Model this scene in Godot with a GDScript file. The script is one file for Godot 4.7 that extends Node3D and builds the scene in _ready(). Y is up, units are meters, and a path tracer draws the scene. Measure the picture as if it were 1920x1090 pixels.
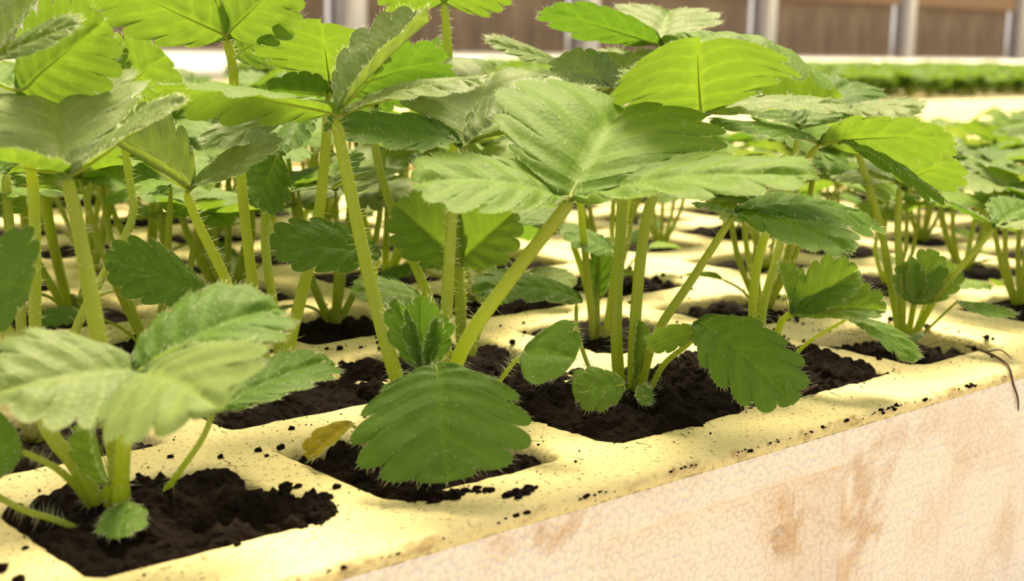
extends Node3D
# Strawberry seedlings in white foam cell trays on a greenhouse bench. Units: metres; plants are described in centimetres.

const CM := 0.01
const PITCH := 0.05            # distance between neighbouring cells of a tray
const TOP := 0.85              # height of the trays' upper face
const TRAY_H := 0.066
const CELL_U := 0.0185         # half size of a cell's mouth along the tray
const CELL_V := 0.0168
const MARGIN := 0.0343         # from the outermost cell centres to the tray's rim
const ROUND := 0.0025
const RIM_R := 0.0024

var M := {}
var noise := FastNoiseLite.new()
var rng := RandomNumberGenerator.new()


func _ready() -> void:
	noise.seed = 5
	noise.frequency = 1.0
	noise.fractal_octaves = 2
	rng.seed = 11
	# --- camera, sky, sun, exposure -------------------------------------------------------
	var cam := Camera3D.new()
	cam.name = "camera"
	cam.transform = Transform3D(Basis(Vector3(0.74862, 0.02061, 0.66268), Vector3(0.10683, 0.98271, -0.15124), Vector3(-0.65433, 0.18401, 0.73348)), Vector3(-9.146, 7.224, 18.181) * CM + Vector3(0, TOP, 0))
	cam.keep_aspect = Camera3D.KEEP_HEIGHT
	cam.near = 0.02
	cam.far = 100.0
	var lens := CameraAttributesPhysical.new()
	lens.frustum_focal_length = 12.0
	lens.frustum_focus_distance = 0.262
	lens.exposure_aperture = 7.0
	cam.attributes = lens
	cam.fov = 24.217
	add_child(cam)
	var env := Environment.new()
	env.background_mode = Environment.BG_SKY
	var sky_look := ProceduralSkyMaterial.new()      # the even white of a clouded sky through greenhouse film
	sky_look.sky_top_color = Color(1.0, 0.97, 0.93)
	sky_look.sky_horizon_color = Color(1.0, 0.97, 0.92)
	sky_look.ground_bottom_color = Color(0.6, 0.55, 0.46)
	sky_look.ground_horizon_color = Color(0.7, 0.65, 0.55)
	sky_look.sky_energy_multiplier = 0.97
	sky_look.sun_angle_max = 1.0
	var sky := Sky.new()
	sky.sky_material = sky_look
	env.sky = sky
	env.tonemap_mode = Environment.TONE_MAPPER_LINEAR
	env.tonemap_exposure = 1.0
	env.sdfgi_enabled = true
	env.ssao_enabled = true
	env.ssil_enabled = true
	var around := WorldEnvironment.new()
	around.name = "sky"
	around.environment = env
	add_child(around)
	var sun := DirectionalLight3D.new()              # sun softened by haze and film, high behind the bench on the right
	sun.name = "sun"
	sun.light_color = Color(1.0, 0.93, 0.78)
	sun.light_energy = 3.0
	sun.light_angular_distance = 22.0
	sun.shadow_enabled = true
	sun.look_at_from_position(Vector3(0.75, 1.75, -0.75), Vector3.ZERO)
	add_child(sun)
	make_materials()
	build_greenhouse()
	build_trays()
	build_soil()
	build_crack_and_twig()
	build_plants()
	build_bench_rows()


# --- materials ------------------------------------------------------------------------
func grain(size: int, freq: float, kind: int, octaves: int, ramp: Array, seed_: int, as_normal := false) -> NoiseTexture2D:
	var n := FastNoiseLite.new()
	n.noise_type = kind
	n.seed = seed_
	n.frequency = freq
	n.fractal_octaves = octaves
	if octaves == 1:
		n.fractal_type = FastNoiseLite.FRACTAL_NONE
	if kind == FastNoiseLite.TYPE_CELLULAR:
		n.cellular_return_type = FastNoiseLite.RETURN_DISTANCE
		n.cellular_jitter = 0.75
	var t := NoiseTexture2D.new()
	t.width = size
	t.height = size
	t.seamless = true
	t.generate_mipmaps = false
	t.noise = n
	t.as_normal_map = as_normal
	if ramp:
		var g := Gradient.new()
		g.offsets = PackedFloat32Array(ramp.map(func(r): return r[0]))
		g.colors = PackedColorArray(ramp.map(func(r): return r[1]))
		t.color_ramp = g
	return t


var ripples: Texture2D
func leaf_look(called: String, c: Color, through: Color, spots: Texture2D, rough := 0.55) -> void:
	var m := StandardMaterial3D.new()
	m.resource_name = called
	m.albedo_color = c
	m.vertex_color_use_as_albedo = true
	m.albedo_texture = spots
	m.uv1_triplanar = true
	m.uv1_scale = Vector3.ONE * 38.0
	m.roughness = rough
	m.metallic_specular = 0.3
	m.backlight_enabled = true
	m.backlight = through
	m.rim_enabled = true
	m.rim = 0.12
	m.rim_tint = 0.3
	m.cull_mode = BaseMaterial3D.CULL_DISABLED
	m.normal_enabled = true
	m.normal_texture = ripples
	m.normal_scale = 0.18
	M[called] = m


func plain(called: String, c: Color, rough: float) -> StandardMaterial3D:
	var m := StandardMaterial3D.new()
	m.resource_name = called
	m.albedo_color = c
	m.roughness = rough
	M[called] = m
	return m


func make_materials() -> void:
	ripples = grain(512, 0.045, FastNoiseLite.TYPE_CELLULAR, 1, [], 13, true)
	var spots := grain(512, 0.02, FastNoiseLite.TYPE_SIMPLEX_SMOOTH, 4, [[0.0, Color(0.92, 0.93, 0.88)], [0.62, Color(0.96, 0.97, 0.94)], [0.8, Color(1, 1, 1)]], 3)
	leaf_look("mature", Color(0.45, 0.60, 0.24), Color(0.98, 1.0, 0.72), spots)
	leaf_look("young", Color(0.53, 0.68, 0.27), Color(1.0, 0.96, 0.74), spots)
	leaf_look("sunlit_bloom", Color(0.61, 0.70, 0.45), Color(1.0, 1.0, 0.60), spots, 0.5)  # pale bloom, with the sunlit sheen of upper faces painted into the colour
	leaf_look("withered", Color(0.80, 0.72, 0.16), Color(0.90, 0.85, 0.10), spots)
	var stalk := plain("stalk", Color(0.57, 0.61, 0.21), 0.5)
	stalk.backlight_enabled = true
	stalk.backlight = Color(0.80, 0.86, 0.2)
	stalk.subsurf_scatter_enabled = false
	var crown := plain("crown", Color(0.52, 0.50, 0.19), 0.6)
	crown.backlight_enabled = true
	crown.backlight = Color(0.3, 0.28, 0.08)
	var hair := plain("hair", Color(0.93, 0.95, 0.82), 0.4)
	hair.backlight_enabled = true
	hair.backlight = Color(0.9, 0.9, 0.75)
	hair.cull_mode = BaseMaterial3D.CULL_DISABLED

	var beads := grain(1024, 0.032, FastNoiseLite.TYPE_CELLULAR, 1, [[0.0, Color.WHITE], [0.25, Color(0.94, 0.94, 0.94)], [0.5, Color(0.74, 0.74, 0.74)], [0.75, Color(0.42, 0.42, 0.42)], [1.0, Color(0.2, 0.2, 0.2)]], 21)
	var stains := grain(1024, 0.006, FastNoiseLite.TYPE_SIMPLEX_SMOOTH, 5, [[0.0, Color(0.86, 0.72, 0.52)], [0.34, Color(0.95, 0.86, 0.72)], [0.5, Color(0.97, 0.92, 0.83)], [1.0, Color(0.98, 0.94, 0.87)]], 8)
	var side := plain("foam_side", Color(1, 1, 1), 0.55)
	side.albedo_texture = stains
	side.uv1_triplanar = true
	side.uv1_world_triplanar = true
	side.uv1_scale = Vector3.ONE * 9.0
	side.heightmap_enabled = true
	side.heightmap_texture = beads
	side.heightmap_scale = 0.07
	side.subsurf_scatter_enabled = false
	# the bead relief needs its own scale, so the stain grain repeats with it: both span 3.7 cm and 11 cm tiles through uv1 / uv2
	side.uv1_scale = Vector3.ONE * 27.0
	side.detail_enabled = true
	side.detail_uv_layer = BaseMaterial3D.DETAIL_UV_2
	side.uv2_triplanar = true
	side.uv2_world_triplanar = true
	side.uv2_scale = Vector3.ONE * 6.0
	side.albedo_texture = null
	side.vertex_color_use_as_albedo = true      # the brown stains
	side.albedo_color = Color(0.98, 0.95, 0.92)
	side.detail_albedo = grain(1024, 0.005, FastNoiseLite.TYPE_SIMPLEX_SMOOTH, 6, [[0.0, Color(0.86, 0.70, 0.50, 0.35)], [0.25, Color(0.90, 0.76, 0.58, 0.2)], [0.45, Color(0.97, 0.9, 0.8, 0.0)]], 31)
	var upper := plain("foam_upper", Color(0.92, 0.85, 0.60), 0.6)  # yellow cast of light filtered through leaves is put into this colour
	upper.uv1_triplanar = true
	upper.vertex_color_use_as_albedo = true     # peat ground into the rim
	upper.uv1_world_triplanar = true
	upper.uv1_scale = Vector3.ONE * 27.0
	upper.heightmap_enabled = true
	upper.heightmap_texture = beads
	upper.heightmap_scale = 0.03
	upper.detail_enabled = true
	upper.detail_uv_layer = BaseMaterial3D.DETAIL_UV_2
	upper.uv2_triplanar = true
	upper.uv2_world_triplanar = true
	upper.uv2_scale = Vector3.ONE * 14.0
	upper.detail_albedo = grain(1024, 0.045, FastNoiseLite.TYPE_SIMPLEX_SMOOTH, 5, [[0.0, Color(0.16, 0.10, 0.05, 0.95)], [0.2, Color(0.30, 0.20, 0.09, 0.75)], [0.27, Color(0.70, 0.56, 0.28, 0.3)], [0.36, Color(0.9, 0.8, 0.5, 0.0)]], 44)
	var soil := plain("soil", Color(0.115, 0.08, 0.053), 0.95)
	soil.albedo_texture = grain(512, 0.03, FastNoiseLite.TYPE_SIMPLEX_SMOOTH, 5, [[0.25, Color(0.6, 0.55, 0.5)], [0.6, Color(1.0, 0.95, 0.9)], [0.82, Color(1.9, 1.5, 1.1)]], 61)
	soil.uv1_triplanar = true
	soil.uv1_world_triplanar = true
	soil.uv1_scale = Vector3.ONE * 22.0
	soil.heightmap_enabled = true
	soil.heightmap_texture = grain(512, 0.04, FastNoiseLite.TYPE_SIMPLEX_SMOOTH, 5, [], 62)
	soil.heightmap_scale = 0.12
	soil.metallic_specular = 0.25
	plain("twig_and_crack", Color(0.30, 0.19, 0.11), 0.8)
	plain("white_paint", Color(0.95, 0.93, 0.88), 0.5)
	plain("steel", Color(0.62, 0.60, 0.60), 0.45).metallic = 0.3
	var shade := plain("shade_cloth", Color(0.62, 0.54, 0.45), 0.9)
	shade.albedo_texture = grain(256, 0.02, FastNoiseLite.TYPE_SIMPLEX_SMOOTH, 4, [[0.2, Color(0.82, 0.8, 0.8)], [0.8, Color(1, 1, 1)]], 71)
	shade.uv1_triplanar = true
	shade.uv1_world_triplanar = true
	shade.uv1_scale = Vector3(3.0, 0.4, 3.0)
	plain("batten", Color(0.62, 0.50, 0.38), 0.8)
	var ground := plain("ground", Color(0.80, 0.76, 0.68), 0.9)
	ground.albedo_texture = grain(512, 0.02, FastNoiseLite.TYPE_SIMPLEX_SMOOTH, 5, [[0.2, Color(0.8, 0.78, 0.74)], [0.8, Color(1, 1, 1)]], 81)
	ground.uv1_triplanar = true
	ground.uv1_world_triplanar = true


# --- helpers --------------------------------------------------------------------------
func tag(o: Node3D, label: String, category: String, group := "", kind := "") -> void:
	if label:
		o.set_meta("label", label)
	if category:
		o.set_meta("category", category)
	if group:
		o.set_meta("group", group)
	if kind:
		o.set_meta("kind", kind)


var taken := {}
func numbered(called: String) -> String:
	var n: int = taken.get(called, 0)
	taken[called] = n + 1
	return called if n == 0 else "%s_%03d" % [called, n]


func thing(called: String, at: Vector3) -> Node3D:
	var o := Node3D.new()
	o.name = numbered(called)
	o.position = at
	add_child(o)
	return o


func put(called: String, mesh: Mesh, parent: Node3D = null, material: Material = null) -> MeshInstance3D:
	var o := MeshInstance3D.new()
	o.mesh = mesh
	o.cast_shadow = GeometryInstance3D.SHADOW_CASTING_SETTING_ON
	if material:
		o.material_override = material
	if parent:
		o.name = called
		parent.add_child(o, true)
	else:
		o.name = numbered(called)
		add_child(o)
	return o


func surface(mesh: ArrayMesh, v: PackedVector3Array, n: PackedVector3Array, idx: PackedInt32Array, m: Material, col := PackedColorArray()) -> ArrayMesh:
	var a := []
	a.resize(Mesh.ARRAY_MAX)
	a[Mesh.ARRAY_VERTEX] = v
	a[Mesh.ARRAY_NORMAL] = n
	a[Mesh.ARRAY_INDEX] = idx
	if col.size():
		a[Mesh.ARRAY_COLOR] = col
	mesh.add_surface_from_arrays(Mesh.PRIMITIVE_TRIANGLES, a)
	mesh.surface_set_material(mesh.get_surface_count() - 1, m)
	return mesh


func smooth_normals(v: PackedVector3Array, idx: PackedInt32Array) -> PackedVector3Array:
	var n := PackedVector3Array()
	n.resize(v.size())
	for t in range(0, idx.size(), 3):
		var a := idx[t]
		var b := idx[t + 1]
		var c := idx[t + 2]
		var k := (v[c] - v[a]).cross(v[b] - v[a])
		n[a] += k
		n[b] += k
		n[c] += k
	for i in n.size():
		n[i] = n[i].normalized() if n[i].length_squared() > 1e-30 else Vector3.UP
	return n


func grid_indices(rows: int, cols: int, flip := false, closed := false) -> PackedInt32Array:
	# rows x cols points, row after row
	var idx := PackedInt32Array()
	for i in rows - 1:
		for j in (cols if closed else cols - 1):
			var a := i * cols + j
			var b := i * cols + (j + 1) % cols
			var c := a + cols
			var d := b + cols
			if flip:
				idx.append_array([a, c, b, b, c, d])
			else:
				idx.append_array([a, b, c, b, d, c])
	return idx


func rounded_box(size: Vector3, r: float) -> ArrayMesh:
	# a box whose long edges are chamfered, as one mesh
	var st := SurfaceTool.new()
	st.begin(Mesh.PRIMITIVE_TRIANGLES)
	st.set_smooth_group(-1)
	var h := size / 2.0
	var pts := PackedVector2Array([Vector2(-h.x + r, -h.z), Vector2(h.x - r, -h.z), Vector2(h.x, -h.z + r), Vector2(h.x, h.z - r), Vector2(h.x - r, h.z), Vector2(-h.x + r, h.z), Vector2(-h.x, h.z - r), Vector2(-h.x, -h.z + r)])
	var levels := [[-h.y, -r], [-h.y + r, 0.0], [h.y - r, 0.0], [h.y, -r]]
	var ring := func(k: int, i: int) -> Vector3:
		var p: Vector2 = pts[i % 8]
		var inset: float = -levels[k][1]
		return Vector3(p.x - signf(p.x) * inset, levels[k][0], p.y - signf(p.y) * inset)
	for k in 3:
		for i in 8:
			for p in [ring.call(k, i), ring.call(k, i + 1), ring.call(k + 1, i), ring.call(k, i + 1), ring.call(k + 1, i + 1), ring.call(k + 1, i)]:
				st.add_vertex(p)
	for i in range(1, 7):
		for p in [ring.call(3, 0), ring.call(3, i), ring.call(3, i + 1), ring.call(0, 0), ring.call(0, i + 1), ring.call(0, i)]:
			st.add_vertex(p)
	st.generate_normals()
	return st.commit()


# --- leaves and stalks ----------------------------------------------------------------
func leaflet_mesh(chord: float, width: float, fold: float, arch: float, curl: float, teeth: int, look: String, seed_: int, rows: int, cols: int, hairs: bool) -> ArrayMesh:
	# base at the origin, x towards the tip, y the upper face, z across. Side veins run from the midrib out to the rounded teeth.
	arch = arch if absf(arch) > 0.02 else 0.02
	var L := chord * (arch / 2.0) / sin(arch / 2.0)
	var R := L / arch
	var hw := width / 2.0
	var n := cols * 2 + 1
	var v := PackedVector3Array()
	var col := PackedColorArray()
	var q0 := 0.16
	var samples := [0.0]
	var per := maxi(4, int(rows * 0.86 / (teeth + 0.5)))
	for i in range(1, int(rows * 0.14) + 1):
		samples.append(q0 * i / int(rows * 0.14))
	for k in teeth + 1:      # rows gather at the notches between the teeth
		for i in range(1, (per if k < teeth else int(per * 0.5)) + 1):
			samples.append(q0 + (1.0 - q0) * (k + 0.5 - 0.5 * cos(PI * i / per)) / (teeth + 0.5))
	samples[-1] = 1.0
	rows = samples.size() - 1
	for i in rows + 1:
		var q: float = samples[i]
		var th := PI * q
		var xe := L * (1.0 - cos(th)) / 2.0
		var ye := hw * pow(maxf(sin(th), 0.0), lerpf(1.15, 0.72, q)) * (1.0 - 0.2 * cos(th)) * 1.02
		var xm := L * 0.9 * pow(q, 2.1)
		xm = minf(xm, xe)
		var ph := (q - q0) / (1.0 - q0) * (teeth + 0.5)
		var lobe := pow(absf(sin(PI * ph)), 0.44) if q > q0 else 0.0
		var depth := 0.25 * smoothstep(q0, q0 + 0.12, q)
		for j in range(-cols, cols + 1):
			var r := float(j) / cols
			var ar := absf(r)
			var side := 1.0 + 0.06 * noise.get_noise_2d(seed_ * 3.7 + q * 3.0, signf(r) * 9.0)
			var k := 1.0 - depth * (1.0 - lobe)
			var x := lerpf(xm, xe, ar * k) - L * 0.05 * sin(PI * ar) * (1.0 - q)
			var y := ye * ar * k * side
			var s := x / L
			var ang := fold + curl * (y / hw) * 0.5
			var lat := y * cos(ang)
			var up := y * sin(ang) - 0.0
			var between := pow(absf(cos(PI * ph)), 1.3)
			up += L * 0.013 * between * sin(PI * minf(ar * 1.05, 1.0)) * smoothstep(0.0, 0.1, q)
			up -= L * 0.018 * exp(-pow(ar * ye / (hw * 0.09), 2.0))
			up += L * 0.05 * ar * noise.get_noise_3d(seed_ * 1.3, x / L * 1.6, r * 1.2)
			var a := arch * (0.5 - s)
			var p := Vector3(R * (sin(arch / 2.0) - sin(a)), R * (cos(a) - cos(arch / 2.0)), 0.0) + Vector3(-sin(a), cos(a), 0.0) * up
			p.z = lat * signf(r)
			v.append(p)
			var vein := maxf(exp(-pow(ar * ye / (L * 0.014), 2.0)), exp(-pow(absf(fposmod(ph, 1.0) - 0.5) / 0.05, 2.0)) * (1.0 - 0.6 * ar) * 0.8)
			var c := lerpf(0.79, 1.0, vein)
			col.append(Color(c, c * lerpf(1.0, 0.98, vein), c * lerpf(0.95, 0.8, vein)))
	var idx := grid_indices(rows + 1, n, true)
	var nor := smooth_normals(v, idx)
	var mesh := surface(ArrayMesh.new(), v, nor, idx, M[look], col)
	if hairs:
		var g := RandomNumberGenerator.new()
		g.seed = seed_
		var hv := PackedVector3Array()
		var hn := PackedVector3Array()
		var hi := PackedInt32Array()
		for i in range(int(rows * 0.12), rows + 1):
			for sgn in [0, n - 1]:
				for twice in 2:
					if g.randf() < 0.35:
						continue
					var e: Vector3 = v[i * n + sgn]
					var inner: Vector3 = v[i * n + (1 if sgn == 0 else n - 2)]
					var out := (e - inner).normalized() + Vector3(g.randfn(0.25, 0.35), g.randfn(0.1, 0.35), g.randfn(0, 0.35))
					hair(hv, hn, hi, e, out.normalized() * g.randf_range(0.0006, 0.0016))
		for k in int(rows * 1.5):
			var e: Vector3 = v[g.randi_range(int(n * rows * 0.1), v.size() - 1)]
			hair(hv, hn, hi, e, Vector3(g.randfn(0.5, 0.4), g.randf_range(0.3, 0.9), g.randfn(0, 0.4)).normalized() * g.randf_range(0.0004, 0.001))
		surface(mesh, hv, smooth_normals(hv, hi), hi, M.hair)
	return mesh


func hair(hv: PackedVector3Array, hn: PackedVector3Array, hi: PackedInt32Array, at: Vector3, along: Vector3) -> void:
	var side := along.cross(Vector3(0.3, 0.8, 0.52)).normalized() * 0.000033
	var other := along.cross(side).normalized() * 0.000033
	var b := hv.size()
	hv.append_array([at + side, at - side * 0.5 + other, at - side * 0.5 - other, at + along])
	for k in 4:
		hn.append((hv[b + k] - at).normalized())
	hi.append_array([b, b + 1, b + 3, b + 1, b + 2, b + 3, b + 2, b, b + 3])


func frame_of(base: Vector3, tip: Vector3, up: Vector3) -> Transform3D:
	var x := (tip - base).normalized()
	var z := x.cross(up).normalized()
	return Transform3D(Basis(x, z.cross(x), z), base)


func along_curve(pts: Array, t: float) -> Vector3:
	var k := clampf(t, 0.0, 1.0) * (pts.size() - 1)
	var i := mini(int(k), pts.size() - 2)
	var a: Vector3 = pts[i]
	var b: Vector3 = pts[i + 1]
	var pre: Vector3 = pts[i - 1] if i > 0 else a * 2.0 - b
	var post: Vector3 = pts[i + 2] if i + 2 < pts.size() else b * 2.0 - a
	return a.cubic_interpolate(b, pre, post, k - i)


func tube(mesh: ArrayMesh, pts: Array, r0: float, r1: float, sides: int, steps: int, m: Material) -> void:
	var v := PackedVector3Array()
	var side := Vector3.RIGHT
	for i in steps + 1:
		var t := float(i) / steps
		var p := along_curve(pts, t)
		var d := (along_curve(pts, t + 0.02) - along_curve(pts, t - 0.02)).normalized()
		side = (side - d * side.dot(d)).normalized()
		var up := d.cross(side)
		var r := lerpf(r0, r1, pow(t, 0.8)) * sqrt(1.0 - 0.9 * pow(maxf(0.0, t - 0.93) / 0.07, 2.0))
		for k in sides:
			var a := TAU * k / sides
			v.append(p + (side * cos(a) + up * sin(a) * (0.86 if sides > 6 else 1.0)) * r)
	var idx := grid_indices(steps + 1, sides, true, true)
	surface(mesh, v, smooth_normals(v, idx), idx, m)


func stalk_mesh(pts: Array, r0: float, r1: float, sides: int, steps: int, hairs: int, seed_: int) -> ArrayMesh:
	var mesh := ArrayMesh.new()
	tube(mesh, pts, r0, r1, sides, steps, M.stalk)
	if hairs:
		var g := RandomNumberGenerator.new()
		g.seed = seed_
		var hv := PackedVector3Array()
		var hn := PackedVector3Array()
		var hi := PackedInt32Array()
		for i in hairs:
			var t := g.randf_range(0.06, 1.0)
			var p := along_curve(pts, t)
			var d := (along_curve(pts, t + 0.02) - along_curve(pts, t - 0.02)).normalized()
			var out := d.cross(Vector3(g.randfn(), g.randfn(), g.randfn())).normalized()
			hair(hv, hn, hi, p + out * lerpf(r0, r1, t) * 0.85, (out + d * g.randfn(0.0, 0.25)).normalized() * g.randf_range(0.001, 0.0026))
		surface(mesh, hv, smooth_normals(hv, hi), hi, M.hair)
	return mesh


func crown_mesh(r: float, seed_: int) -> ArrayMesh:
	# the short swollen stem base, wrapped in sheaths
	var v := PackedVector3Array()
	var prof := [[0.9, -0.35], [1.15, 0.0], [1.2, 0.5], [1.0, 1.2], [0.72, 2.0], [0.35, 2.5], [0.02, 2.6]]
	for p in prof:
		for k in 12:
			var a := TAU * k / 12.0
			var w := 1.0 + 0.22 * sin(a * 3.0 + seed_) + 0.12 * sin(a * 5.0 + p[1])
			v.append(Vector3(cos(a) * r * p[0] * w, r * p[1], sin(a) * r * p[0] * w))
	var idx := grid_indices(prof.size(), 12, true, true)
	return surface(ArrayMesh.new(), v, smooth_normals(v, idx), idx, M.crown)


func vec(a: Array, i: int) -> Vector3:
	return Vector3(a[i], a[i + 1], a[i + 2]) * CM


func plant(called: String, label: String, at_cm: Vector3, stalks: Array) -> void:
	var o := thing(called, at_cm * CM + Vector3(0, TOP, 0))
	tag(o, label, "seedling", "strawberry seedlings in the foam trays")
	put("crown", crown_mesh(0.0015, taken[called]), o)
	for s in stalks:
		var nums: Array = s[3]
		var pts := []
		for i in range(0, nums.size(), 3):
			pts.append(vec(nums, i))
		var seed_: int = rng.randi() % 1000
		var long := 0.0
		for i in pts.size() - 1:
			long += pts[i].distance_to(pts[i + 1])
		var st := put(s[0], stalk_mesh(pts, s[1] * CM * 0.8, s[2] * CM * 0.8, 12, 28, int(long * 3600.0), seed_), o)
		for l in s[4]:
			var base := vec(l, 2)
			var tip := vec(l, 5)
			seed_ = rng.randi() % 1000
			var size := base.distance_to(tip)
			var fine := size > 0.016
			var mesh := leaflet_mesh(size, l[11] * CM, deg_to_rad(l[12]), deg_to_rad(l[13]), deg_to_rad(l[14]), l[1], l[0], seed_, 66 if fine else 40, 9 if fine else 6, true)
			var pose := frame_of(base, tip, Vector3(l[8], l[9], l[10]))
			var hub := pose.affine_inverse() * (pts[-1] as Vector3)
			var bend := deg_to_rad(l[13]) * size * 0.125
			var r: float = s[2] * CM * 0.42
			tube(mesh, [hub, Vector3(0, -r * 0.95, 0), Vector3(size * 0.25, bend * 0.75 - r * 1.2 - size * 0.012, 0), Vector3(size * 0.6, bend * 0.95 - r * 0.7 - size * 0.016, 0)], r, r * 0.08, 8, 16, M.stalk)   # its short stalk, running on as the rib below the blade
			var lf := put("leaflet", mesh, st)
			lf.transform = pose


func build_plants() -> void:
	plant("strawberry_seedling", "strawberry seedling in the nearest cell, broad pale-topped leaf spread low toward the viewer", Vector3(-0.4,-0.15,-0.61), [
		["leaf_stalk", 0.17,0.12, [-0.05,-0.1,0.11,-0.32,1.72,1.01,-0.46,2.71,1.8], [["mature", 5, -0.44,2.77,1.8,1.79,3.39,1.79,-0.42,0.86,0.3,1.8,10,25,-15], ["sunlit_bloom", 5, -0.44,2.74,1.8,-0.74,2.84,4.58,-0.42,0.74,0.53,2.19,4,25,-12], ["sunlit_bloom", 5, -0.47,2.75,1.77,-2.45,2.73,1.72,-0.5,0.78,0.39,2.03,6,20,-10]]],
		["leaf_stalk", 0.17,0.12, [-0.09,-0.1,-0.13,-0.69,0.98,0.05,-1.02,1.58,-0.12,-1.28,2.81,-0.67,-1.49,3.57,-1.05], [["mature", 4, -1.65,3.72,-1.23,-1.07,3.63,-0.35,-0.43,0.47,0.77,1.8,5,20,-10]]],
		["young_leaf", 0.12,0.1, [-0.11,-0.1,-0.08,-0.32,0.74,0.37], [["young", 5, -0.32,0.7,0.38,-0.51,1.71,0.3,-0.87,0.44,0.21,0.79,50,10,0]]],
		["leaf_stalk", 0.07,0.06, [0.69,-0.1,-0.25,0.68,0.81,0.76,0.98,1.3,0.91,1.14,1.7,0.95], [["mature", 5, 1.14,1.7,0.95,3.46,2.14,0.67,-0.24,0.94,0.24,1.27,6,15,-10]]],
		["leaf_stalk", 0.08,0.06, [-0.18,-0.1,-0.2,-0.9,0.89,0.15,-1.43,1.3,-0.08], [["mature", 4, -1.43,1.3,-0.08,-2.25,1.55,-0.2,-0.51,0.66,0.56,1.15,6,15,-10]]],
		["leaf_stalk", 0.07,0.06, [-0.52,-0.1,0.62,-1.13,0.3,0.44,-1.61,0.55,0.29,-2.12,0.96,0.07], [["mature", 4, -2.12,0.96,0.07,-2.79,1.32,-0.28,-0.39,0.82,0.41,0.83,6,15,-10]]],
		["leaf_stalk", 0.06,0.05, [-0.11,-0.1,0.37,-0.13,0.42,0.64], [["young", 2, -0.13,0.42,0.64,-0.7,0.26,1.48,-0.51,0.47,0.72,0.72,0,15,-10]]],
		["leaf_stalk", 0.19,0.13, [0.08,-0.1,0.06,0.01,2.66,-0.5,0.07,4.22,-1.18,0.02,5.11,-1.45], [["sunlit_bloom", 5, 0,5.23,-1.5,1.41,6.45,-4.97,-0.34,0.89,0.29,2.94,12,20,-10], ["sunlit_bloom", 5, 0.19,5.26,-1.34,1.66,6.31,-0.63,-0.52,0.85,-0.11,1.25,10,15,-10], ["young", 5, -0.02,5.19,-1.5,-2.01,5.6,-1,0.19,0.98,-0.1,1.74,16,10,-20]]],
	])
	plant("strawberry_seedling", "seedling in the middle front cell, a scalloped leaf hanging over the foam lip", Vector3(6.16,-0.15,-1.41), [
		["leaf_stalk", 0.19,0.13, [-0.25,-0.1,0.16,-1.39,1.68,0.85,-1.48,3.23,0.25,-1.5,5.16,-0.46,-1.47,5.85,-0.75], [["young", 5, -1.5,6.01,-0.81,-4.22,6.4,-2.31,0.31,0.92,-0.23,1.88,4,20,-55], ["sunlit_bloom", 5, -1.31,6.03,-0.65,0.1,6.61,1.49,-0.23,0.97,0,1.6,4,25,-15], ["sunlit_bloom", 5, -1.37,6.1,-0.72,0.45,7.68,-0.51,-0.8,0.6,-0.03,1.65,45,10,-15]]],
		["leaf_stalk", 0.2,0.14, [-0.02,-0.1,0.35,-0.7,1.99,1.93,-0.17,3.35,2.61,0.17,4.36,3.28,0.32,4.76,3.51], [["young", 5, 0.32,4.85,3.49,3.41,6.21,1.81,-0.5,0.73,0.46,4.16,16,30,-25], ["young", 5, 0.19,4.83,3.39,-2,5.06,2.18,-0.2,0.94,0.27,2.27,2,25,-10], ["young", 5, 0.43,4.81,3.6,2.37,5.3,6.91,-0.21,0.97,0.13,2.24,4,25,-15]]],
		["leaf_stalk", 0.19,0.12, [-0.03,-0.1,0.12,-0.16,1.79,0.77,0.85,4.06,-0.27,1.6,5.14,-0.89], [["sunlit_bloom", 5, 1.64,5.36,-0.91,4.44,6.76,-3.2,-0.35,0.86,0.37,3.54,6,20,-15], ["mature", 5, 1.55,5.36,-0.99,-0.8,5.6,-2.13,-0.2,0.94,0.27,1.85,6,20,-10], ["sunlit_bloom", 5, 1.75,5.38,-0.82,4.35,6.32,-0.44,-0.47,0.88,0.05,2.03,20,20,-10]]],
		["young_leaf", 0.13,0.1, [0.06,-0.1,-0.04,-1.02,1.52,1.29], [["mature", 3, -1.06,1.63,1.3,-1.31,2.82,0.84,-0.91,0.35,0.23,0.75,40,-15,0], ["mature", 3, -1.01,1.62,1.28,-1.06,2.9,1.25,-0.54,0.38,0.75,0.79,30,-10,0], ["mature", 3, -1.02,1.63,1.33,-0.72,2.56,1.43,-0.16,0.36,0.92,0.66,40,-10,0]]],
		["leaf_stalk", 0.1,0.08, [0.04,-0.1,0.03,-1.3,1.51,1.93,-1.68,1.91,2.44], [["mature", 5, -1.72,1.99,2.52,-2.58,0.53,3.9,-0.57,0.54,0.62,2.87,3,25,-12]]],
		["withered_leaf", 0.05,0.04, [-1.41,-0.1,1.36,-1.95,0.39,1.22,-2.4,0.77,1.07], [["withered", 3, -2.41,0.79,1.05,-3.21,0.28,0.94,-0.61,0.79,0.07,0.68,20,20,0]]],
		["leaf_stalk", 0.06,0.05, [0.97,-0.1,0.18,0.4,1.46,1.89,0.69,1.81,2.06], [["mature", 1, 0.69,1.83,2.05,0.94,1.86,3.09,-0.56,0.73,0.38,1.42,8,15,-10]]],
	])
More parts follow.
